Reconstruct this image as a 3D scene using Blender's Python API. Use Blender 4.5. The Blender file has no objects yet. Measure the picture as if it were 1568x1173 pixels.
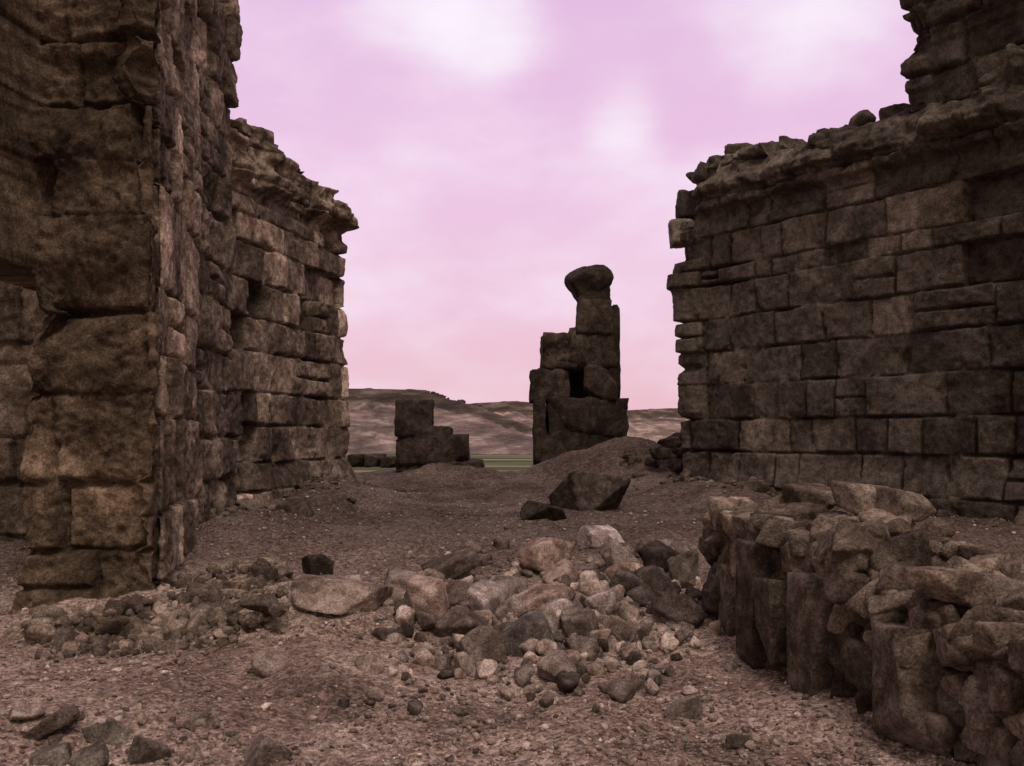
import bpy, bmesh, math
import numpy as np
from mathutils import Vector
F=1500.0; CX=784.0; HY=665.0; EYE=1.6
# ---------------------------------------------------------------- noise
_T=np.random.default_rng(3).uniform(-1,1,65536).astype(np.float32)
def vnoise(x,y,z,seed=0):
    x=np.asarray(x,np.float32);y=np.asarray(y,np.float32);z=np.asarray(z,np.float32)
    ix=np.floor(x);iy=np.floor(y);iz=np.floor(z)
    fx=x-ix;fy=y-iy;fz=z-iz
    ix=ix.astype(np.int32);iy=iy.astype(np.int32);iz=iz.astype(np.int32)+np.int32(seed*37)
    fx=fx*fx*(3-2*fx);fy=fy*fy*(3-2*fy);fz=fz*fz*(3-2*fz)
    hx=(ix*np.int32(73856093),(ix+1)*np.int32(73856093));hy=(iy*np.int32(19349663),(iy+1)*np.int32(19349663));hz=(iz*np.int32(83492791),(iz+1)*np.int32(83492791))
    def g(a,b,c):
        h=hx[a]^hy[b]^hz[c];h=h^(h>>15);return _T[h&65535]
    def lx(b,c): 
        p=g(0,b,c);return p+(g(1,b,c)-p)*fx
    def ly(c):
        p=lx(0,c);return p+(lx(1,c)-p)*fy
    p=ly(0);return p+(ly(1)-p)*fz
def fbm(x,y,z,o=4,seed=0,g=.5):
    r=0;a=1;n=0;f=1
    for i in range(o):
        r=r+a*vnoise(x*f+i*17.3,y*f+i*9.1,z*f+i*5.7,seed+i);n+=a;a*=g;f*=2.03
    return r/n
np.seterr(over='ignore')
def sst(a,b,x):
    t=np.clip((x-a)/(b-a),0,1);return t*t*(3-2*t)
# ---------------------------------------------------------------- mesh
def mk(name,V,Fc,mat,tone=None,smooth=True,parent=None):
    V=np.asarray(V,dtype=np.float32);Fc=np.asarray(Fc,dtype=np.int32)
    k=Fc.shape[1]
    me=bpy.data.meshes.new(name)
    me.vertices.add(len(V));me.vertices.foreach_set('co',V.ravel())
    me.loops.add(Fc.size);me.loops.foreach_set('vertex_index',Fc.ravel())
    me.polygons.add(len(Fc))
    me.polygons.foreach_set('loop_start',np.arange(0,Fc.size,k,dtype=np.int32))
    me.polygons.foreach_set('loop_total',np.full(len(Fc),k,dtype=np.int32))
    if smooth: me.polygons.foreach_set('use_smooth',np.ones(len(Fc),dtype=bool))
    me.update(calc_edges=True)
    if tone is None: tone=np.ones(len(V))
    at=me.color_attributes.new('tone','FLOAT_COLOR','POINT')
    c=np.ones((len(V),4),dtype=np.float32)
    if np.ndim(tone)==1: c[:,0]=c[:,1]=c[:,2]=tone
    else: c[:,:3]=tone
    at.data.foreach_set('color',c.ravel())
    me.materials.append(mat)
    ob=bpy.data.objects.new(name,me);bpy.context.collection.objects.link(ob)
    if parent: ob.parent=parent
    return ob
def empty(name):
    e=bpy.data.objects.new(name,None);bpy.context.collection.objects.link(e);return e
def gridF(n,m):
    i=np.arange(n-1)[:,None]*m+np.arange(m-1)[None,:]
    return np.stack([i,i+m,i+m+1,i+1],-1).reshape(-1,4)
# ---------------------------------------------------------------- materials
def N(nt,t,**k):
    n=nt.nodes.new(t)
    for a,b in k.items(): setattr(n,a,b)
    return n
def stone_mat(name,dark,mid,light,scale=1.0,bump=.6,pits=True,fine=1.0):
    m=bpy.data.materials.new(name);m.use_nodes=True;nt=m.node_tree;nt.nodes.clear();L=nt.links.new
    out=N(nt,'ShaderNodeOutputMaterial');bs=N(nt,'ShaderNodeBsdfPrincipled')
    bs.inputs['Roughness'].default_value=.95
    bs.inputs['Specular IOR Level'].default_value=.12
    L(bs.outputs[0],out.inputs[0])
    geo=N(nt,'ShaderNodeNewGeometry')
    def noise(s,d=6,r=.6,dist=0):
        n=N(nt,'ShaderNodeTexNoise');n.inputs['Scale'].default_value=s*scale;n.inputs['Detail'].default_value=d
        n.inputs['Roughness'].default_value=r;n.inputs['Distortion'].default_value=dist
        L(geo.outputs['Position'],n.inputs['Vector']);return n
    n1=noise(1.3,5,.7,.6);n2=noise(7,6,.72,.1);n3=noise(48,4,.75)
    mx=N(nt,'ShaderNodeMath',operation='MULTIPLY_ADD');L(n2.outputs[0],mx.inputs[0]);mx.inputs[1].default_value=.55;
    mm=N(nt,'ShaderNodeMath',operation='MULTIPLY');L(n1.outputs[0],mm.inputs[0]);mm.inputs[1].default_value=.65;L(mm.outputs[0],mx.inputs[2])
    r=N(nt,'ShaderNodeValToRGB');L(mx.outputs[0],r.inputs[0]);e=r.color_ramp.elements
    e[0].position=.47;e[0].color=(*dark,1);e[1].position=.72;e[1].color=(*light,1)
    k=e.new(.59);k.color=(*mid,1)
    r3=N(nt,'ShaderNodeMapRange');L(n3.outputs[0],r3.inputs[0]);r3.inputs[1].default_value=.32;r3.inputs[2].default_value=.68
    r3.inputs[3].default_value=.45;r3.inputs[4].default_value=1.6
    a=N(nt,'ShaderNodeVertexColor',layer_name='tone')
    m1=N(nt,'ShaderNodeMix',data_type='RGBA',blend_type='MULTIPLY');m1.inputs[0].default_value=1
    L(r.outputs[0],m1.inputs[6]);L(a.outputs[0],m1.inputs[7])
    m2=N(nt,'ShaderNodeVectorMath',operation='SCALE');L(m1.outputs[2],m2.inputs[0]);L(r3.outputs[0],m2.inputs['Scale'])
    L(m2.outputs[0],bs.inputs['Base Color'])
    b1=N(nt,'ShaderNodeBump');b1.inputs['Strength'].default_value=bump;b1.inputs['Distance'].default_value=.035;L(n2.outputs[0],b1.inputs['Height'])
    b2=N(nt,'ShaderNodeBump');b2.inputs['Strength'].default_value=bump*fine;b2.inputs['Distance'].default_value=.025;L(n3.outputs[0],b2.inputs['Height']);L(b1.outputs[0],b2.inputs['Normal'])
    last=b2
    if pits:
        v=N(nt,'ShaderNodeTexVoronoi');v.inputs['Scale'].default_value=19*scale;L(geo.outputs['Position'],v.inputs['Vector'])
        vr=N(nt,'ShaderNodeMapRange');L(v.outputs[0],vr.inputs[0]);vr.inputs[1].default_value=0;vr.inputs[2].default_value=.35
        b3=N(nt,'ShaderNodeBump');b3.inputs['Strength'].default_value=bump*.5;b3.inputs['Distance'].default_value=.012
        L(vr.outputs[0],b3.inputs['Height']);L(b2.outputs[0],b3.inputs['Normal']);last=b3
    L(last.outputs[0],bs.inputs['Normal'])
    return m
M_left=stone_mat('weathered_limestone',(.060,.042,.031),(.158,.117,.09),(.38,.295,.24),bump=.6)
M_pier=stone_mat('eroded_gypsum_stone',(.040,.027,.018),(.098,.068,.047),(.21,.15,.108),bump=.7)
M_right=stone_mat('grey_limestone',(.050,.039,.031),(.112,.09,.073),(.205,.168,.14),bump=.6)
M_dark=stone_mat('shade_darkened_stone',(.025,.018,.014),(.06,.044,.035),(.13,.1,.082),bump=.9)  # dark base colours paint in the backlit silhouette of the far ruins
M_rub=stone_mat('rubble_stone',(.12,.085,.07),(.29,.215,.185),(.62,.50,.45),scale=1.6,bump=.7)
M_slab=stone_mat('fallen_masonry_stone',(.06,.042,.033),(.16,.118,.094),(.37,.29,.245),scale=1.3,bump=.8)
# ---------------------------------------------------------------- masonry
def masonry(name,path,P0,P1,z0,ztop,courses,bw,mat,seed,res=.03,gw=.028,gd=.06,off=.022,miss=.04,missd=.16,
            rough=.03,prof=None,topn=.12,erode=.5,parent=None,tonevar=.22,tonef=None,K=14,pillow=.012,split=.12,bright=.06,resz=None,wobble=1.):
    r=np.random.default_rng(seed);resz=resz or res
    path=np.array(path,float);seg=np.linalg.norm(np.diff(path,axis=0),axis=1);cum=np.r_[0,np.cumsum(seg)]
    n=int(cum[-1]/res)+1;s=np.linspace(0,cum[-1],n)
    px=np.interp(s,cum,path[:,0]);py=np.interp(s,cum,path[:,1])
    tx=np.gradient(px);ty=np.gradient(py);nx,ny=ty,-tx
    k=np.ones(5)/5
    def sm(a): return np.convolve(np.pad(a,2,mode='edge'),k,mode='valid')
    nx,ny=sm(nx),sm(ny);l=np.hypot(nx,ny)+1e-9;nx/=l;ny/=l
    P0=np.array(P0,float);P1=np.array(P1,float);ax=P1-P0;La=np.linalg.norm(ax)+1e-9;ax/=La
    t=(px-P0[0])*ax[0]+(py-P0[1])*ax[1];tc=np.clip(t,0,La)
    mxp=P0[0]+ax[0]*tc;myp=P0[1]+ax[1]*tc
    o1=px*0
    zt=ztop(t)+topn*fbm(px*1.3,py*1.3,o1+seed,4,seed)+.9*topn*np.round(1.2*vnoise(px*2.4,py*2.4,o1+3,seed))+.35*topn*fbm(px*7,py*7,o1,3,seed+2)
    m=int((zt.max()-z0)/resz)+1
    zz=np.linspace(z0,zt.max(),m)
    Z=np.minimum(zz[None,:],zt[:,None]);S=np.repeat(s[:,None],m,1)
    X=np.repeat(px[:,None],m,1);Y=np.repeat(py[:,None],m,1)
    w1=fbm(X*1.1,Y*1.1,Z*1.1,2,seed+11);w2=fbm(X*1.1+50,Y*1.1,Z*1.1,2,seed+12)
    w3=fbm(X*8,Y*8,Z*8,2,seed+13)
    Sw=S+.05*w1*wobble+.016*w3*wobble;Zw=Z+.03*w2*wobble+.014*w3*wobble
    zb=[z0-1,z0];c=0
    while zb[-1]<zt.max()+1: zb.append(zb[-1]+courses[c%len(courses)]);c+=1
    zb=np.array(zb);ci=np.clip(np.searchsorted(zb,Zw)-1,0,len(zb)-2)
    H=np.zeros_like(Z);D=np.full_like(Z,9.);T=np.ones_like(Z)
    for q in range(len(zb)-1):
        hgt=zb[q+1]-zb[q]
        sb=[-.5-r.random()*.6]
        while sb[-1]<cum[-1]+1: sb.append(sb[-1]+r.uniform(*bw)*(.75+.4*hgt/.55))
        sb=np.array(sb);nb=len(sb)
        o=r.normal(0,off,nb);ms=r.random(nb)<miss;o[ms]-=r.uniform(.4,1,ms.sum())*missd
        tn=np.clip(1+r.normal(0,tonevar,nb),.5,1.6);tn=np.where(r.random(nb)<bright,tn*1.7,tn)
        tl=r.normal(0,.04,nb);tv=r.normal(0,.04,nb);sp=r.random(nb)<split
        msk=ci==q
        if not msk.any(): continue
        ss=Sw[msk];bi=np.clip(np.searchsorted(sb,ss)-1,0,nb-2)
        u=(ss-sb[bi]);wd=sb[bi+1]-sb[bi];zq=Zw[msk]-zb[q]
        d=np.minimum(np.minimum(u,wd-u),np.minimum(zq,hgt-zq))
        d=np.where(sp[bi],np.minimum(d,np.abs(zq-hgt*.5)),d)
        D[msk]=d;H[msk]=o[bi]+tl[bi]*(u-wd/2)+tv[bi]*(zq-hgt/2)
        T[msk]=tn[bi]
    em=sst(.08,.38,fbm(X*.6,Y*.6,Z*.7,3,seed+21))*erode
    jn=fbm(X*1.6,Y*1.6,Z*1.6,3,seed+22)
    jm=np.clip(.55+1.9*jn,.15,1.7)
    gww=gw*(.45+jm)
    H-=gd*jm*np.exp(-(D/gww)**4)
    H-=pillow*np.exp(-(D/.05)**2)
    nf=fbm(X*5,Y*5,Z*5,4,seed+23,.6)
    chip=sst(.12,.4,fbm(X*4,Y*4,Z*4,3,seed+27))*np.exp(-(D/.08)**2);H-=.055*chip
    H+=rough*.8*nf+rough*.6*fbm(X*19,Y*19,Z*19,2,seed+24)
    big=fbm(X*1.8,Y*1.8,Z*2.2,3,seed+25)
    H-=em*(.07+.15*np.abs(big))
    H+=em*.09*fbm(X*6,Y*6,Z*6,4,seed+26,.6)
    H+=erode*.05*big
    if prof is not None: H=H+prof(S,Z,X,Y)
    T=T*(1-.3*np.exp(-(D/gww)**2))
    T=T*(1-.18*np.clip(em,0,1))
    if tonef is not None: T=T*tonef(X,Y,Z)
    V=np.stack([X+nx[:,None]*H,Y+ny[:,None]*H,Z],-1)
    top=V[:,-1,:];rows=[]
    for kk in range(1,K+1):
        f=kk/K
        x=top[:,0]*(1-f)+mxp*f;y=top[:,1]*(1-f)+myp*f
        zc=top[:,2]+.12*fbm(x*4,y*4,x*0+2,4,seed+31)*min(1,f*4)+.05*math.sin(f*1.57)
        rows.append(np.stack([x,y,zc],-1))
    V=np.concatenate([V,np.stack(rows,1)],1)
    T=np.concatenate([T,np.ones((n,K))*.9],1)
    M=m+K
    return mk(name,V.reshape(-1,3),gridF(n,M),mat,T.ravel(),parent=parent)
# ---------------------------------------------------------------- rocks
ICO={}
def ico(sub):
    if sub not in ICO:
        bm=bmesh.new();bmesh.ops.create_icosphere(bm,subdivisions=sub,radius=1)
        v=np.array([x.co[:] for x in bm.verts]);v/=np.linalg.norm(v,axis=1)[:,None]
        f=np.array([[q.index for q in x.verts] for x in bm.faces]);bm.free();ICO[sub]=(v,f)
    return ICO[sub]
def rotm(a,b,c):
    ca,sa,cb,sb,cc,sc=math.cos(a),math.sin(a),math.cos(b),math.sin(b),math.cos(c),math.sin(c)
    return np.array([[cc,-sc,0],[sc,cc,0],[0,0,1]])@np.array([[cb,0,sb],[0,1,0],[-sb,0,cb]])@np.array([[1,0,0],[0,ca,-sa],[0,sa,ca]])
def rockv(size,r,sub=4,boxy=True,cuts=3,p=90,amp=.035,tilt=.12):
    d,f=ico(sub)
    pl=[];hs=[]
    if boxy:
        for i in range(3):
            for sgn in(-1,1):
                nn=r.normal(0,tilt,3);nn[i]+=sgn;pl.append(nn/np.linalg.norm(nn));hs.append(r.uniform(.78,1))
        for i in range(cuts):
            nn=r.choice([-1,1],3)*r.uniform(.1,1,3);pl.append(nn/np.linalg.norm(nn));hs.append(r.uniform(.75,1.2))
    else:
        for i in range(3):
            for sgn in(-1,1):
                nn=r.normal(0,.45,3);nn[i]+=sgn;pl.append(nn/np.linalg.norm(nn));hs.append(r.uniform(.5,1))
        for i in range(2):
            nn=r.normal(0,1,3);pl.append(nn/np.linalg.norm(nn));hs.append(r.uniform(.6,1.0))
    pl=np.array(pl);hs=np.array(hs)
    dp=np.maximum(d@pl.T,0)/hs
    mxd=dp.max(1,keepdims=True)+1e-6
    rad=1/(mxd[:,0]*(((dp/mxd)**p).sum(1))**(1/p));rad=np.minimum(rad,1.6)
    v=d*rad[:,None]*np.array(size)/2
    sc=4.5/max(min(size),.05);o=r.uniform(0,99,3)
    ms=float(np.mean(size))
    oc=4 if sub>=4 else 2
    nz=fbm(v[:,0]*sc+o[0],v[:,1]*sc+o[1],v[:,2]*sc+o[2],oc,3,.65)
    nn=v/np.linalg.norm(v,axis=1)[:,None]
    v=v+nn*(nz*amp*ms)[:,None]
    return v,f
class Bag:
    def __init__(s): s.V=[];s.F=[];s.T=[];s.n=0
    def add(s,v,f,t):
        s.V.append(v);s.F.append(f+s.n);s.n+=len(v)
        s.T.append(np.repeat(np.atleast_2d(t if np.ndim(t) else [t,t,t]),len(v),0))
    def build(s,name,mat,smooth=True,parent=None): return mk(name,np.concatenate(s.V),np.concatenate(s.F),mat,np.concatenate(s.T),smooth,parent)
# ---------------------------------------------------------------- ground
MOUNDS=[(-1.65,7.3,.7,.55,.34),(-3.2,7.75,1.0,.4,.28),(-2.3,8.6,.45,.7,.24),(.35,8.0,1.2,.9,.2),(-3.4,12.2,.6,1.6,.25),(-3.0,16.5,.8,2.2,.28),
        (3.3,17,.9,1.6,.25),(1.5,20.4,1.4,1.2,.58),(2.7,19.8,.9,1.,.65),(-1.3,20.0,1.2,1.,.38),(-2.6,21,1.3,.8,.15),(3.1,8.5,1.2,1.5,.3),(2.5,5.5,.9,2,.15),(-2.9,5.2,1.0,.5,.1),(4,13,1.4,3,.1),
        (.2,16.5,1.5,.8,.12),(1.2,13.5,.8,.6,.14)]
def gz(x,y,fine=True):
    x=np.asarray(x,float);y=np.asarray(y,float)
    z=np.interp(y,[-60,0,5,8,11,18,22,26,45,160,1e5],[-3,-.05,0,.08,.32,.55,.66,.55,-3,-32,-32])
    z=z-np.interp(np.abs(x),[0,14,160],[0,0,1])*(32+z)*np.clip((np.abs(x)-14)/150,0,1)
    for a,b,sx,sy,h in MOUNDS: z=z+h*np.exp(-((x-a)/sx)**2-((y-b)/sy)**2)
    if fine:
        nf=np.clip(1-(np.hypot(x,y)-30)/40,0,1)
        z=z+nf*(.13*fbm(x*.5,y*.5,x*0,3,5)+.08*fbm(x*1.9,y*1.9,x*0,4,6)+.03*fbm(x*9,y*9,x*0,3,8))
    return z
def g1(x,y): return float(gz(np.array([x]),np.array([y]))[0])
def on_ground(px,py):
    Y=8.
    for i in range(22):
        X=(px-CX)/F*Y;z=g1(X,Y)
        Yn=(EYE-z)*F/(py-HY);Y=Y*.5+.5*Yn
    return (px-CX)/F*Y,Y,z
def axis(lo,hi,d,far,ratio=1.13):
    a=list(np.arange(lo,hi,d));s=d;v=hi
    while v<far: s*=ratio;v+=s;a.append(v)
    s=d;v=lo;b=[]
    while v>-far: s*=ratio;v-=s;b.append(v)
    return np.array(b[::-1]+a)
gx=axis(-5,5,.035,9000);gy=axis(3.2,12,.035,9000,1.02)
gy=gy[(gy>2)&(gy<70)]
far=[70.]
while far[-1]<9000: far.append(far[-1]*1.12+2)
near=[-400,-200,-100,-50,-20,-8,-3,-1,0,1,1.6]
gy=np.r_[near,gy,far[1:]]
GX,GY=np.meshgrid(gx,gy,indexing='ij');GZ=gz(GX,GY)
def ground_mat():
    m=bpy.data.materials.new('stony_soil');m.use_nodes=True;nt=m.node_tree;nt.nodes.clear();L=nt.links.new
    out=N(nt,'ShaderNodeOutputMaterial');bs=N(nt,'ShaderNodeBsdfPrincipled');bs.inputs['Roughness'].default_value=1
    bs.inputs['Specular IOR Level'].default_value=.1;L(bs.outputs[0],out.inputs[0])
    geo=N(nt,'ShaderNodeNewGeometry')
    def noise(s,d=6,r=.6,vec=None):
        n=N(nt,'ShaderNodeTexNoise');n.inputs['Scale'].default_value=s;n.inputs['Detail'].default_value=d;n.inputs['Roughness'].default_value=r
        L(vec or geo.outputs['Position'],n.inputs['Vector']);return n
    n1=noise(.8,5,.65);n2=noise(13,6,.8)
    ad=N(nt,'ShaderNodeMath',operation='ADD');L(n1.outputs[0],ad.inputs[0]);L(n2.outputs[0],ad.inputs[1])
    r=N(nt,'ShaderNodeValToRGB');h=N(nt,'ShaderNodeMath',operation='MULTIPLY');h.inputs[1].default_value=.5;L(ad.outputs[0],h.inputs[0]);L(h.outputs[0],r.inputs[0])
    e=r.color_ramp.elements;e[0].position=.40;e[0].color=(.18,.122,.10,1);e[1].position=.59;e[1].color=(.74,.57,.50,1);k=e.new(.5);k.color=(.43,.31,.265,1)
    v=N(nt,'ShaderNodeTexVoronoi');v.inputs['Scale'].default_value=45;L(geo.outputs['Position'],v.inputs['Vector'])
    cr=N(nt,'ShaderNodeMapRange');sp=N(nt,'ShaderNodeSeparateColor');L(v.outputs['Color'],sp.inputs[0]);L(sp.outputs[0],cr.inputs[0])
    cr.inputs[1].default_value=0;cr.inputs[2].default_value=1;cr.inputs[3].default_value=.5;cr.inputs[4].default_value=1.45
    sc=N(nt,'ShaderNodeVectorMath',operation='SCALE');L(r.outputs[0],sc.inputs[0]);L(cr.outputs[0],sc.inputs['Scale'])
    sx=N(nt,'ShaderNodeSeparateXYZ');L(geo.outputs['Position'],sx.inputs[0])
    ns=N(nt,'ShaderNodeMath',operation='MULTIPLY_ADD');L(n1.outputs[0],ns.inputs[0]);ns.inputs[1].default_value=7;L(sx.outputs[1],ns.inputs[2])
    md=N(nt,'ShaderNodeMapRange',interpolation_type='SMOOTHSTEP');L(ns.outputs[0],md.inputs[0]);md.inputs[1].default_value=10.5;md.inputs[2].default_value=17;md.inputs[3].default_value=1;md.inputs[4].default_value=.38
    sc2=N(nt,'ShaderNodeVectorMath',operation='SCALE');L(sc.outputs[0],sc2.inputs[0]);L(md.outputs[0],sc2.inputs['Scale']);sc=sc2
    mp=N(nt,'ShaderNodeMapping');mp.inputs['Scale'].default_value=(.0015,.012,0);L(geo.outputs['Position'],mp.inputs[0])
    n3=noise(1,3,.5,mp.outputs[0])
    rp=N(nt,'ShaderNodeValToRGB');L(n3.outputs[0],rp.inputs[0]);e=rp.color_ramp.elements
    e[0].position=.38;e[0].color=(.05,.07,.03,1);e[1].position=.64;e[1].color=(.32,.24,.18,1);k=e.new(.50);k.color=(.09,.115,.05,1);k=e.new(.55);k.color=(.22,.17,.12,1)
    mr=N(nt,'ShaderNodeMapRange');L(sx.outputs[1],mr.inputs[0]);mr.inputs[1].default_value=60;mr.inputs[2].default_value=200
    mx=N(nt,'ShaderNodeMix',data_type='RGBA');L(mr.outputs[0],mx.inputs[0]);L(sc.outputs[0],mx.inputs[6]);L(rp.outputs[0],mx.inputs[7])
    L(mx.outputs[2],bs.inputs['Base Color'])
    b1=N(nt,'ShaderNodeBump');b1.inputs['Strength'].default_value=.9;b1.inputs['Distance'].default_value=.05;L(n2.outputs[0],b1.inputs['Height'])
    b2=N(nt,'ShaderNodeBump',invert=True);b2.inputs['Strength'].default_value=.9;b2.inputs['Distance'].default_value=.025;L(v.outputs[0],b2.inputs['Height']);L(b1.outputs[0],b2.inputs['Normal'])
    L(b2.outputs[0],bs.inputs['Normal']);return m
M_ground=ground_mat()
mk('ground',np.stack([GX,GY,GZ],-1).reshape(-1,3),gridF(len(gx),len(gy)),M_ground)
# ---------------------------------------------------------------- hills
def hill_mat():
    m=bpy.data.materials.new('eroded_hillside');m.use_nodes=True;nt=m.node_tree;L=nt.links.new;bs=nt.nodes['Principled BSDF']
    bs.inputs['Roughness'].default_value=1;bs.inputs['Specular IOR Level'].default_value=0
    geo=N(nt,'ShaderNodeNewGeometry');mp=N(nt,'ShaderNodeMapping');mp.inputs['Scale'].default_value=(.014,.003,.07);mp.inputs['Rotation'].default_value=(0,.08,0);L(geo.outputs['Position'],mp.inputs[0])
    n=N(nt,'ShaderNodeTexNoise');n.inputs['Scale'].default_value=1;n.inputs['Detail'].default_value=9;n.inputs['Roughness'].default_value=.7;n.inputs['Distortion'].default_value=.1;L(mp.outputs[0],n.inputs['Vector'])
    r=N(nt,'ShaderNodeValToRGB');L(n.outputs[0],r.inputs[0]);e=r.color_ramp.elements
    e[0].position=.38;e[0].color=(.13,.10,.095,1);e[1].position=.63;e[1].color=(.54,.43,.37,1);k=e.new(.51);k.color=(.25,.19,.17,1)  # pinkish ramp colours paint in the distance haze
    a=N(nt,'ShaderNodeVertexColor',layer_name='tone');mu=N(nt,'ShaderNodeMix',data_type='RGBA',blend_type='MULTIPLY');mu.inputs[0].default_value=1
    L(r.outputs[0],mu.inputs[6]);L(a.outputs[0],mu.inputs[7]);L(mu.outputs[2],bs.inputs['Base Color'])
    b=N(nt,'ShaderNodeBump');b.inputs['Strength'].default_value=.6;b.inputs['Distance'].default_value=8;L(n.outputs[0],b.inputs['Height']);L(b.outputs[0],bs.inputs['Normal']);return m
M_hill=hill_mat()
def hill(name,Y0,depth,xs,pyt,seed,cl):
    hx=np.linspace(-1100,1100,600)*Y0/2000;hy=np.linspace(0,1,120)
    crest=np.interp(hx/Y0*F+CX,xs,pyt);crest=EYE+(HY-crest)/F*Y0
    A,B=np.meshgrid(hx,hy,indexing='ij');C=np.repeat(crest[:,None],120,1)+32
    gul=np.abs(fbm(A/50+B*.6,B*1.8,A*0,4,seed))*1.1
    ta=np.clip(B*1.15-gul*.35*(1-B*.5),0,1)
    prof=.74*ta**1.25+.08*sst(.48,.53,B+.1*gul)+.18*sst(.84,.88,B+.08*gul)
    prof=np.clip(prof,0,1);prof=np.where(B>.94,1,prof)
    Z=-34+C*prof+3*fbm(A/22,B*12,A*0,4,seed+3)*(B<.9)+.4*fbm(A/18,B*0,A*0,3,seed+5)*(B>=.9)
    Yv=Y0-depth+B*depth
    tone=np.where((B+.08*gul>.83),.5,1.)*(1-.12*cl)
    col=np.stack([tone,tone*(1-.02*cl),tone*(1+.05*cl)],-1)
    V=np.stack([A,Yv,Z],-1)
    back=np.stack([hx,np.full_like(hx,Y0+900*Y0/2000),np.full_like(hx,-40.)],-1)[:,None,:]
    V=np.concatenate([V,back],1);col=np.concatenate([col,col[:,-1:,:]],1)
    return mk(name,V.reshape(-1,3),gridF(len(hx),121),M_hill,col.reshape(-1,3))
hill('mesa_hill',2000,420,[0,300,537,600,655,664,690,735,780,830,900],[595,595,595,595.5,597,603,611,622,640,660,682],41,.8)
hill('mesa_hill.001',2900,700,[0,500,735,790,830,900,955,1040,1300,1568],[640,630,617,614,617,624,628,624,618,600],57,.0)
B=Bag();r=np.random.default_rng(5)
for px in [655,664,668,673,680,686,703,709,735]:
    s=r.uniform(4,9);v,f=rockv((s*1.6,s,s),r,2,False,3);Y=1960;B.add(v+np.array([(px-CX)/F*Y,Y,EYE+(HY-np.interp(px,[645,662,690,735],[598,603,611,621]))/F*Y]),f,.5)
B.build('ridge_outcrop_rocks',M_hill)
# ---------------------------------------------------------------- left tower + pier + wall
tower=empty('ruined_tower')
def pier_prof(S,Z,X,Y):
    left=S<3.25
    h=np.where(left&(Z>3.0),.62,0.)
    h=h+.09*sst(3.8,3.95,Z)*(1-sst(4.3,4.45,Z))+.06*sst(4.75,4.85,Z)-.10*sst(4.4,4.5,Z)
    h=h-.20*np.exp(-((Z-2.75)/.3)**2-((X+3.8)/.5)**2)
    h=h+.16*np.exp(-((Z+.05)/.35)**2)
    h=h+.09*fbm(X*1.3,Y*1.3,Z*1.5,3,92)
    h=h+.09*fbm(X*6,Y*6,Z*6,4,93,.6)*(1-sst(.2,.5,Z))
    return h
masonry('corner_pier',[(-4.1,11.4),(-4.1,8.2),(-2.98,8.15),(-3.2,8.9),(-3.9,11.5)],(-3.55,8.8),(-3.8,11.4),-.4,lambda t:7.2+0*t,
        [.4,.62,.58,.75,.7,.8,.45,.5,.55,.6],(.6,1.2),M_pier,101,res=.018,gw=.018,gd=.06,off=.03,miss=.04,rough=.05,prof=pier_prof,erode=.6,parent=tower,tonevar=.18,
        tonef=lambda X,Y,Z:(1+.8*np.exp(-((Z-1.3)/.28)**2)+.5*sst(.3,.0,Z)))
masonry('pier_side',[(-3.3,8.62),(-3.06,8.55),(-3.27,9.7),(-3.68,11.5)],(-3.5,8.9),(-3.9,11.4),-.2,lambda t:7.4+0*t,
        [.5,.6,.85,.55,.6,.9,.5],(.18,.5),M_left,111,res=.018,gw=.018,gd=.09,off=.025,miss=.06,missd=.15,rough=.03,erode=.45,parent=tower,tonevar=.3,bright=.25,
        tonef=lambda X,Y,Z:1.2+0*X)
def tw_prof(S,Z,X,Y):
    return .08*fbm(X*.0+3,Y*0,Z*1.2,3,4)-.04*sst(6.0,6.4,Z)
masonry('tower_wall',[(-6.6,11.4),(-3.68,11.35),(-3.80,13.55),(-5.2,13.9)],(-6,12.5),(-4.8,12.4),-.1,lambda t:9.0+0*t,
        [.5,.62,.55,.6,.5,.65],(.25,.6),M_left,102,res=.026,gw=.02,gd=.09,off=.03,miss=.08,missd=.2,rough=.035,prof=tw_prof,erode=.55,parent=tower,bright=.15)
def lw_prof(S,Z,X,Y):
    br=sst(-.3,.1,fbm(X*1.3,Y*1.3,Z*0+9,3,77))
    h=br*(.20*sst(5.3,5.4,Z)-.08*sst(5.55,5.63,Z)+.10*sst(5.75,5.82,Z)-.18*sst(5.85,6.1,Z))
    h=h-.08*sst(5.05,5.15,Z)*(1-sst(5.25,5.3,Z))
    h=h+.15*(1-sst(.7,1.4,Z))
    h=h+.13*fbm(X*0+.5,Y*0,Z*1.9,2,14)*sst(17.2,17.8,Y)
    h=h+.13*fbm(X*4,Y*4,Z*4,4,33,.6)*sst(5.0,5.4,Z)
    return h
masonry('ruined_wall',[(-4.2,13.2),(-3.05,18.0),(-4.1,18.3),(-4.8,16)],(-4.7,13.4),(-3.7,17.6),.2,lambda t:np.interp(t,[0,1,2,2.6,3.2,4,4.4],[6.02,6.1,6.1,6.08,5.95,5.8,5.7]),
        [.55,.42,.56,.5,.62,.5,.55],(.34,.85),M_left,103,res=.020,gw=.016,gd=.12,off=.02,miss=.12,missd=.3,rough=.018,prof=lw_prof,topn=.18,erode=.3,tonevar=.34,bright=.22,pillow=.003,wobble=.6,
        tonef=lambda X,Y,Z:1+.3*sst(5.3,5.8,Z))
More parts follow.
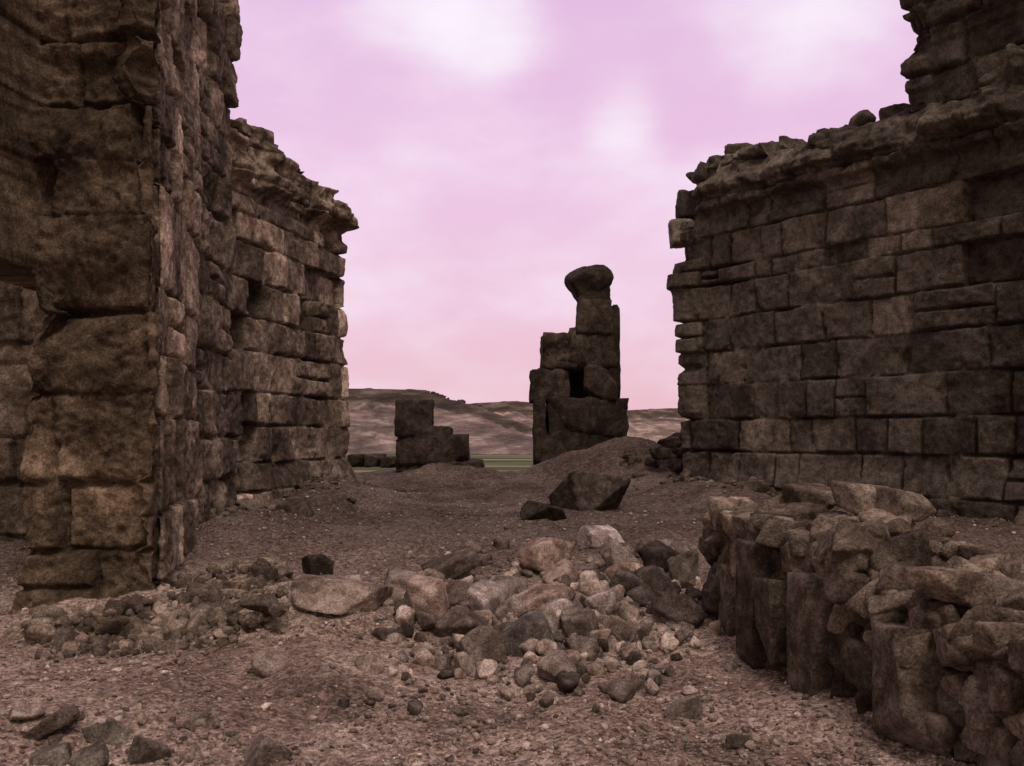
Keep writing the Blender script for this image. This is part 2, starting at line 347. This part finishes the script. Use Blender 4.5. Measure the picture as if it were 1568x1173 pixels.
# ---------------------------------------------------------------- right wall
rw=empty('ruined_wall.001')
def rw_prof(S,Z,X,Y):
    br=sst(-.35,.05,fbm(X*.9+4,Y*.9,Z*0+9,3,78))
    h=br*(.16*sst(5.55,5.62,Z)+.12*sst(5.8,5.86,Z)-.14*sst(5.95,6.1,Z))-.16*sst(6.05,6.4,Z)
    h=h-.05*sst(5.3,5.35,Z)*(1-sst(5.5,5.55,Z))
    h=h+.12*(1-sst(.6,1.2,Z))
    h=h+np.interp(Z,[0,1.9,2.0,2.7,2.8,2.9,4.2,4.3,4.75,4.8,5.05,5.1,5.5,5.6],[0,0,.10,.08,-.04,.1,.13,.2,.12,-.08,-.05,.05,.08,-.1])*sst(17.5,17.9,Y)
    h=h+.18*sst(.12,.5,fbm(X*1.5,Y*1.5,Z*1.5,3,91))*sst(5.3,5.9,Z)
    h=h+.16*fbm(X*4,Y*4,Z*4,4,34,.6)*sst(5.4,5.7,Z)
    return h
def rw_t(X,Y,Z): return (.55+.45*sst(11.5,16,Y))*(1+.3*sst(5.5,6.0,Z))  # tone drops towards the near end, vignette darkening painted into the stone
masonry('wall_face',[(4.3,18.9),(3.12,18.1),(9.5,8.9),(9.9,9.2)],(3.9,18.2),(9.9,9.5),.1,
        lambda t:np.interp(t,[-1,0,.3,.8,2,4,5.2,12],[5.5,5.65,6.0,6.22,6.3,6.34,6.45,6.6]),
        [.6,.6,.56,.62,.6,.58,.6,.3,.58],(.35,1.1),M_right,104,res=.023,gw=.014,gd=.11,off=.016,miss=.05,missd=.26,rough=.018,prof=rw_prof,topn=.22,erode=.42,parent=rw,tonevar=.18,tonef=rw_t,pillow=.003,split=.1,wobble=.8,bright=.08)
def rt_prof(S,Z,X,Y):
    h=np.interp(Z,[6,6.55,6.6,7.0,7.2,7.3,7.6,7.65,8.2,9],[.05,.05,.1,.1,-.1,-.16,-.05,.05,.15,.2])*(S<1.7)
    h=h+.12*sst(7.3,7.45,Z)*(S>1.5)-.06*(Z<7.2)
    return h
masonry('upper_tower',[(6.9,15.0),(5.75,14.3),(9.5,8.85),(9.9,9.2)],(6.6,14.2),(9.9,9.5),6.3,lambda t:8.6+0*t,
        [.5,.6,.35,.6],(.5,1.1),M_right,105,res=.028,gw=.02,gd=.09,off=.025,miss=.03,rough=.03,prof=rt_prof,erode=.5,parent=rw,tonef=lambda X,Y,Z:.55+.45*sst(11.5,16,Y),pillow=.006)  # same painted vignette darkening towards the near end
def blk(bag,x0,x1,y0,y1,Y,th,tone,r,rz=0,ry=0,sub=4,amp=.045,cuts=3,p=70,tilt=.05,g=1.1):
    w=(x1-x0)/F*Y*g;h=(y1-y0)/F*Y*g
    v,f=rockv((w,th,h),r,sub,True,cuts,p,amp,tilt)
    v=v@rotm(0,ry,rz).T+np.array([((x0+x1)/2-CX)/F*Y,Y+th/2,EYE+(HY-(y0+y1)/2)/F*Y])
    bag.add(v,f,tone)
B=Bag();r=np.random.default_rng(21)
blk(B,1028,1075,328,372,18.05,.7,1.7,r)
blk(B,1040,1075,290,330,18.3,.7,.7,r)
for i in range(44):
    t=r.uniform(0,1)**.8;px=np.interp(t,[0,1],[1065,1400]);Y=np.interp(px,[1040,1568],[18,12.8])+r.uniform(.1,.6);py=np.interp(px,[1060,1110,1150,1200,1290,1380,1400],[270,240,220,228,202,170,160])+r.uniform(0,16);s=r.uniform(10,36)
    blk(B,px-s*.8,px+s*.8,py-s*.4,py+s*.4,Y,.4,r.uniform(.6,1),r,rz=r.uniform(0,3),ry=r.normal(0,.25),sub=3,amp=.08)
B.build('loose_cap_stones',M_right,parent=rw)
# ---------------------------------------------------------------- standing remnant (central pillar)
B=Bag();r=np.random.default_rng(35)
Yc=20.6
for q in [(862,955,662,760,1.2,.8),(838,905,690,760,1.3,.8),(836,952,608,670,1.0,.9),(816,834,604,712,.5,.8),(812,872,564,616,1.0,1.1),(892,951,556,614,.95,1.1),
          (827,884,511,566,.9,1.3),(874,948,503,564,.9,1.3),(882,938,454,514,.7,1.1),(928,952,468,612,.75,.8),(886,934,436,474,.55,.9),(826,862,656,712,.7,.7)]:
    blk(B,*q[:4],Yc+r.uniform(0,.06),q[4],q[5],r,rz=r.normal(0,.03),ry=r.normal(0,.012),cuts=2,amp=.07,tilt=.04,g=1.13 if not 556<=q[2]<=564 else 1.06)
for q in [(842,946,618,745,.7),(832,944,513,560,.7),(888,942,470,560,.6),(819,868,567,617,.6),(896,946,560,617,.6)]:
    blk(B,*q[:4],Yc+.10,.7,q[4],r,cuts=0,g=1.08,amp=.08)
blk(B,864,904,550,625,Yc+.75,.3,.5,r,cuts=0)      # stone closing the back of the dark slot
v,f=rockv((1.06,.9,.9),np.random.default_rng(8),4,True,2,50,.06,.05)
zz=v[:,2]/.43;wf=np.interp(zz,[-1,-.8,.15,.45,1],[.5,.58,1,.98,.5]);v[:,0]*=wf;v[:,1]*=wf
B.add(v+np.array([(906-CX)/F*Yc,Yc+.35,EYE+(HY-431)/F*Yc]),f,.9)
for i in range(10):
    px=r.uniform(810,950);py=np.interp(px,[770,830,950],[742,716,690])+r.uniform(2,24);s=r.uniform(8,20)
    blk(B,px-s*.7,px+s*.7,py-s*.4,py+s*.4,Yc-.2+r.uniform(-.2,.3),.4,r.uniform(.7,1.2),r,rz=r.uniform(0,3),ry=r.normal(0,.25),sub=3,amp=.08)
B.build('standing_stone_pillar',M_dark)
B=Bag()
for q in [(606,659,610,664,.7,.9),(607,662,655,712,.8,.9),(650,718,667,716,.8,.85),(612,735,703,765,1.1,.8),(640,700,700,750,1.0,.8),(650,690,655,690,.6,.8)]:
    blk(B,*q[:4],20.+r.uniform(0,.1),q[4],q[5],r,rz=r.normal(0,.05),ry=r.normal(0,.02),amp=.08,cuts=3,g=1.14)
for i in range(10):
    px=r.uniform(590,750);py=np.interp(px,[580,610,730,760],[735,718,718,740])+r.uniform(0,24);s=r.uniform(8,18)
    blk(B,px-s*.7,px+s*.7,py-s*.4,py+s*.4,19.7+r.uniform(-.2,.3),.4,r.uniform(.7,1.2),r,rz=r.uniform(0,3),ry=r.normal(0,.25),sub=3,amp=.08)
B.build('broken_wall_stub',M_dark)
B=Bag()
for q in [(530,560,697,716),(556,585,696,715),(582,612,699,716)]:
    blk(B,*q,21.8,.6,.9,r)
B.build('low_stone_kerb',M_dark)
B=Bag()
for i in range(70):
    px=r.uniform(950,1080);Y=r.uniform(18.2,20.8);topy=np.interp(px,[945,985,1010,1030,1080],[682,684,676,655,655])
    s=r.uniform(8,30);py=r.uniform(topy+s*.4,745)
    blk(B,px-s/2,px+s/2,py-s*.4,py+s*.4,Y,.45,r.uniform(.8,1.5),r,rz=r.uniform(0,3),ry=r.normal(0,.2),sub=3,amp=.08)
B.build('collapsed_wall_rubble',M_dark)
# ---------------------------------------------------------------- foreground right wall
fw=empty('rubble_masonry_wall')
FP=np.array([(1.48,7.7),(1.62,6.6),(1.82,5.2),(2.08,4.1),(2.45,3.2)])
cf=np.r_[0,np.cumsum(np.linalg.norm(np.diff(FP,axis=0),axis=1))]
def wtop(y): return np.interp(y,[3.2,4.6,5.1,5.5,6.6,7.7],[.70,.74,.80,1.0,1.04,.98])
masonry('wall_core',[(2.7,8.2),(1.74,7.7),(1.84,6.6),(2.02,5.2),(2.3,4.1),(2.7,3.0),(3.9,3.2)],(2.4,7.3),(3.3,3.6),-.2,lambda t:np.interp(t,[0,2,2.6,4],[.84,.84,.6,.55]),
        [.3,.35,.3],(.25,.5),M_slab,201,res=.03,gw=.04,gd=.09,off=.06,miss=.1,rough=.10,topn=.08,erode=.8,parent=fw,tonevar=.25,tonef=lambda X,Y,Z:.7)
B=Bag();r=np.random.default_rng(44)
rows=[(0,.30,.25),(.28,.52,.22),(.50,.70,.2),(.68,.86,.19),(.84,1.0,.18)]
for ri,(za,zb_,wd) in enumerate(rows):
    s=-.05
    while s<cf[-1]:
        w=wd*r.uniform(.55,1.5);c=s+w/2
        x=np.interp(c,cf,FP[:,0]);y=np.interp(c,cf,FP[:,1]);k=wtop(y)
        h=(zb_-za)*k*r.uniform(.85,1.45);th=r.uniform(.2,.45)
        v,f=rockv((th,w*1.1,h*1.15),r,4,True,3,90,.04,.16)
        v=v@rotm(r.normal(0,.16),r.normal(0,.12),.14+r.normal(0,.2)).T
        B.add(v+np.array([x+th/2+r.normal(0,.035),y,max(za*k+h/2,g1(x,y)+.03)+r.normal(0,.03)]),f,r.uniform(.5,1.2)*(.85 if ri<2 else 1.1));s+=w*.97
for (y,w,zc,h) in [(6.5,.36,.50,.80),(6.12,.28,.42,.6),(5.7,.36,.42,.74),(4.75,.4,.36,.62)]:
    x=np.interp(-y,-FP[:,1],FP[:,0])
    v,f=rockv((.38,w,h),r,5,True,2,90,.03,.05);v=v@rotm(r.normal(0,.04),0,.14).T
    B.add(v+np.array([x+.06,y,zc]),f,.7)
B.build('facing_stones',M_slab,parent=fw)
B=Bag()
for i in range(230):
    y=r.uniform(3.3,7.7);x0=np.interp(-y,-FP[:,1],FP[:,0]);x=x0+r.uniform(.08,1.1)
    s=r.uniform(.06,.25);v,f=rockv((s*r.uniform(.9,1.4),s*r.uniform(.8,1.3),s*.8),r,4 if s>.16 else 3,r.random()<.6,3,90,.05,.25)
    v=v@rotm(r.normal(0,.35),r.normal(0,.35),r.uniform(0,3)).T
    B.add(v+np.array([x,y,wtop(y)-.10+r.uniform(-.03,.12)-.12*(x-x0>.8)]),f,r.uniform(.6,1.6))
for (px,py,Y,w,h,t) in [(1445,895,4.7,.34,.14,2.0),(1140,772,7.3,.2,.1,2.0),(1470,850,6.6,.5,.1,1.7),(1325,762,6.4,.42,.2,1.2),(1240,765,6.9,.36,.22,1.2),(1385,775,6.2,.3,.2,1.1)]:
    v,f=rockv((w,.32,h),r,4,True,3,90,.04,.12);v=v@rotm(.1,.1,.3).T
    B.add(v+np.array([(px-CX)/F*Y,Y,EYE+(HY-py)/F*Y]),f,t)
B.build('top_stones',M_slab,parent=fw)
# ---------------------------------------------------------------- rubble
def place(bag,px,pyb,w,h,tone,r,boxy=True,sub=4,rot=None,cuts=3,p=90,amp=.04,tl=.36,sink=.42):
    x,y,z=on_ground(px,pyb-h*.12)
    W=w/F*y*1.02;Hh=h/F*y*1.15
    v,f=rockv((W,W*r.uniform(.6,.95),Hh),r,sub,boxy,cuts,p,amp,.22)
    v=v@rotm(*(rot or (r.normal(0,tl),r.normal(0,tl),r.normal(0,.6)))).T
    y+=W*.3
    bag.add(v+np.array([x,y,z+Hh*sink]),f,tone)
G_=[.55,.6,.64];WH=[1.5,1.58,1.75];PK=[1.15,1.08,1.05]
r=np.random.default_rng(91)
single=[('boulder',912,788,104,58,[.3]*3,True,(.05,.12,.2)),('basalt_block',836,800,50,27,[.18]*3,True,(0,.05,.2)),('dressed_stone_block',920,838,58,26,WH,True,(.1,-.1,.35)),
        ('basalt_block',487,884,42,28,[.16]*3,True,(0,.1,.3)),('fallen_stone_slab',520,938,135,38,[.85,.82,.79],True,(.05,.08,.2))]
for nme,px,py,w,h,t,bx,ro in single:
    B=Bag();place(B,px,py,w,h,t,r,bx,sub=5,rot=ro,sink=.38);B.build(nme,M_rub)
B=Bag()
for px,py,w,h,t in [(840,882,84,52,PK),(950,884,75,44,[.8]*3),(1000,862,60,30,[.7]*3),(655,948,62,58,PK),(690,892,100,34,[.55]*3),(745,955,58,52,WH),(620,915,74,32,[.7]*3),
    (700,985,74,40,[.8]*3),(738,1028,76,60,[.75]*3),(808,1008,84,58,G_),(830,945,96,36,PK),(890,985,60,44,[.6]*3),(925,950,48,42,WH),(970,925,62,44,[.35]*3),(1022,885,62,46,[.22]*3),
    (1040,962,66,44,[.4]*3),(850,1048,60,36,[.8]*3),(1010,925,64,40,[.35]*3),(1050,905,55,46,[.4]*3),(965,905,60,34,PK),(790,960,50,36,[.9]*3),(860,905,60,30,[1.1,1.04,1.02]),(705,930,54,34,[1.]*3),
    (895,1010,54,32,[.6]*3),(950,985,44,34,[1.]*3),(780,990,52,34,[.5]*3),(850,965,54,36,WH),(905,925,46,34,[1.2]*3),(770,925,56,36,[.6]*3)]:
    place(B,px,py,w*.92,h*.92,t,r)
for i in range(640):
    px=r.normal(850,135);py=r.normal(965,52)
    if py<840 or py>1100 or px<540 or px>1120: continue
    s=min(np.exp(r.normal(2.45,.45)),30);place(B,px,py,s*1.3,s*1.1,[r.choice([.35,.6,.9,1.2,1.6])]*3,r,r.random()<.5,3,sink=.3)
B.build('rubble_pile',M_rub)
B=Bag()
for px,py,w,h,t in [(405,1036,60,36,[.9]*3),(392,1185,84,42,[.6]*3),(165,1145,74,30,[.7,.78,.77]),(60,1125,100,22,[.7]*3),(65,1172,74,24,[.7,.78,.76]),(215,1175,74,24,[.7,.76,.75]),(135,1178,56,24,[.8,.88,.86]),
    (572,1076,32,20,[1.]*3),(525,1086,16,16,[.18]*3),(1052,1104,54,36,[.6]*3),(1130,1148,40,22,[.3]*3),(285,1165,36,16,[.9]*3),(30,1105,50,18,[1.]*3)]:
    place(B,px,py,w,h,t,r,sub=4,sink=.15)
for i in range(60):
    s=min(np.exp(r.normal(2.1,.4)),18);place(B,r.uniform(0,360),r.uniform(1085,1173),s*1.4,s*.9,[r.choice([.7,.9,1.1,1.4])]*3,r,r.random()<.5,3,sink=.25)
B.build('foreground_stones',M_rub)
B=Bag()
for i in range(560):
    px=r.uniform(40,440);lim=np.interp(px,[40,250,440],[905,890,858]);py=lim+115*r.random()**1.2
    s=min(np.exp(r.normal(2.5,.45)),34)
    place(B,px,py,s*1.3,s*.95,[r.choice([.7,1.,1.3,1.7])]*3,r,r.random()<.6,3 if s<24 else 4,amp=.05,sink=.15)
B.build('tower_base_rubble',M_slab)
B=Bag()
for i in range(220):
    if i%2: y=r.uniform(12,18);x=np.interp(y,[11.5,13.2,18],[-3.6,-3.9,-2.9])+abs(r.normal(0,.4))
    else: y=r.uniform(11,18);x=np.interp(y,[8.9,18.1],[9.5,3.12])-abs(r.normal(.1,.6))
    s=np.exp(r.normal(-2.4,.5));v,f=rockv((s*1.4,s,s*.8),r,3,r.random()<.5,3,80,.06,.2)
    v=v@rotm(r.normal(0,.2),0,r.uniform(0,3)).T;B.add(v+np.array([x,y,g1(x,y)+s*.1]),f,r.uniform(.5,1.1))
B.build('wall_base_rubble',M_slab)
# ---------------------------------------------------------------- gravel
n=32000
ys=3.8+14*r.random(n)**2.0;xs=(r.random(n)*2-1)*(ys*.6)+.1
dens=fbm(xs*.8,ys*.8,xs*0,3,71);keep=(dens>-.1)|(r.random(n)<.35);xs,ys=xs[keep],ys[keep];n=len(xs)
zs=gz(xs,ys);sz=np.clip(np.exp(r.normal(-4.35,.55,n)),.007,.05)
prot=np.array([rockv((1,1,1),r,1,False,3,20,.05)[0] for i in range(24)]);pf=ico(1)[1]
a=r.uniform(0,6.28,n);ca,sa=np.cos(a)[:,None],np.sin(a)[:,None]
P=prot[np.arange(n)%24]*np.array([1.5,1.1,.9])*sz[:,None,None]
Q=np.stack([P[:,:,0]*ca-P[:,:,1]*sa+xs[:,None],P[:,:,0]*sa+P[:,:,1]*ca+ys[:,None],P[:,:,2]+(zs+sz*.2)[:,None]],-1)
nv=Q.shape[1];FF=(pf[None]+(np.arange(n)*nv)[:,None,None]).reshape(-1,3)
T=np.repeat(r.choice([.45,.9,1.15,1.5,2.0],n,p=[.15,.3,.27,.18,.1]),nv)
mk('gravel',Q.reshape(-1,3),FF,M_rub,T,smooth=False)
# ---------------------------------------------------------------- world
SE,SR=math.radians(56),math.radians(160)
w=bpy.data.worlds.new('World');bpy.context.scene.world=w;w.use_nodes=True;nt=w.node_tree;nt.nodes.clear();L=nt.links.new
out=N(nt,'ShaderNodeOutputWorld');bg=N(nt,'ShaderNodeBackground');L(bg.outputs[0],out.inputs[0])
sky=N(nt,'ShaderNodeTexSky',sky_type='NISHITA');sky.sun_disc=False;sky.sun_elevation=SE;sky.sun_rotation=SR
sks=N(nt,'ShaderNodeVectorMath',operation='SCALE');sks.inputs['Scale'].default_value=.08;L(sky.outputs[0],sks.inputs[0])
tc=N(nt,'ShaderNodeTexCoord');sx=N(nt,'ShaderNodeSeparateXYZ');L(tc.outputs['Generated'],sx.inputs[0])
rp=N(nt,'ShaderNodeValToRGB');L(sx.outputs[2],rp.inputs[0]);e=rp.color_ramp.elements
e[0].position=0;e[0].color=(.85,.51,.58,1);e[1].position=.42;e[1].color=(.82,.54,.80,1)
k=e.new(.10);k.color=(.89,.57,.70,1);k=e.new(.24);k.color=(.88,.57,.80,1)
mp=N(nt,'ShaderNodeMapping');mp.inputs['Scale'].default_value=(1.6,1.6,3.4);mp.inputs['Location'].default_value=(.35,0,.2);L(tc.outputs['Generated'],mp.inputs[0])
nz=N(nt,'ShaderNodeTexNoise');nz.inputs['Scale'].default_value=3.0;nz.inputs['Detail'].default_value=6;nz.inputs['Roughness'].default_value=.52;nz.inputs['Distortion'].default_value=.1;L(mp.outputs[0],nz.inputs['Vector'])
def spot(px,py,wid,amp):
    d=np.array([(px-CX)/F,1,(HY-py)/F]);d/=np.linalg.norm(d)
    n=N(nt,'ShaderNodeVectorMath',operation='DISTANCE');L(tc.outputs['Generated'],n.inputs[0]);n.inputs[1].default_value=d
    m=N(nt,'ShaderNodeMapRange',interpolation_type='SMOOTHERSTEP');L(n.outputs['Value'],m.inputs[0]);m.inputs[1].default_value=0;m.inputs[2].default_value=wid;m.inputs[3].default_value=amp;m.inputs[4].default_value=0
    return m.outputs[0]
nzs=N(nt,'ShaderNodeMath',operation='MULTIPLY_ADD');L(nz.outputs[0],nzs.inputs[0]);nzs.inputs[1].default_value=.8;nzs.inputs[2].default_value=.09
tot=nzs.outputs[0]
for sp in [(620,30,.09,.2),(740,40,.10,.34),(960,185,.07,.26),(1250,55,.12,.2),(1130,95,.1,.1),(450,90,.18,-.08)]:
    a=N(nt,'ShaderNodeMath',operation='ADD');L(tot,a.inputs[0]);L(spot(*sp),a.inputs[1]);tot=a.outputs[0]
mr=N(nt,'ShaderNodeMapRange',interpolation_type='SMOOTHSTEP');L(tot,mr.inputs[0]);mr.inputs[1].default_value=.38;mr.inputs[2].default_value=.90
mc=N(nt,'ShaderNodeMix',data_type='RGBA');L(mr.outputs[0],mc.inputs[0]);L(rp.outputs[0],mc.inputs[6]);mc.inputs[7].default_value=(1.03,.93,1.03,1)
mk2=N(nt,'ShaderNodeMix',data_type='RGBA');mk2.inputs[0].default_value=.94;L(sks.outputs[0],mk2.inputs[6]);L(mc.outputs[2],mk2.inputs[7])
# pink ahead; unseen sky behind and overhead dimmed and warmed to light the stone
br=N(nt,'ShaderNodeMapRange',interpolation_type='SMOOTHSTEP');L(sx.outputs[1],br.inputs[0]);br.inputs[1].default_value=-.1;br.inputs[2].default_value=.85;br.inputs[3].default_value=0;br.inputs[4].default_value=1.0
sc=N(nt,'ShaderNodeMix',data_type='RGBA');L(br.outputs[0],sc.inputs[0]);sc.inputs[6].default_value=(.40,.325,.28,1);L(mk2.outputs[2],sc.inputs[7])
L(sc.outputs[2],bg.inputs[0]);bg.inputs[1].default_value=1
sl=bpy.data.lights.new('sun','SUN');sl.energy=1.5;sl.angle=math.radians(20);sl.color=(1,.86,.75)
so=bpy.data.objects.new('sun',sl);bpy.context.collection.objects.link(so)
ds=Vector((math.sin(SR)*math.cos(SE),math.cos(SR)*math.cos(SE),math.sin(SE)))
so.rotation_euler=ds.to_track_quat('Z','Y').to_euler();so.location=ds*30
# ---------------------------------------------------------------- camera
cd=bpy.data.cameras.new('camera');co=bpy.data.objects.new('camera',cd);bpy.context.collection.objects.link(co)
co.location=(0,0,EYE);co.rotation_euler=(math.radians(90),0,0);cd.sensor_width=36;cd.lens=36*F/1568
cd.shift_y=(HY-586.5)/1568;cd.clip_end=30000;cd.clip_start=.05
s=bpy.context.scene;s.camera=co
s.view_settings.view_transform='Standard';s.view_settings.look='None';s.view_settings.exposure=0
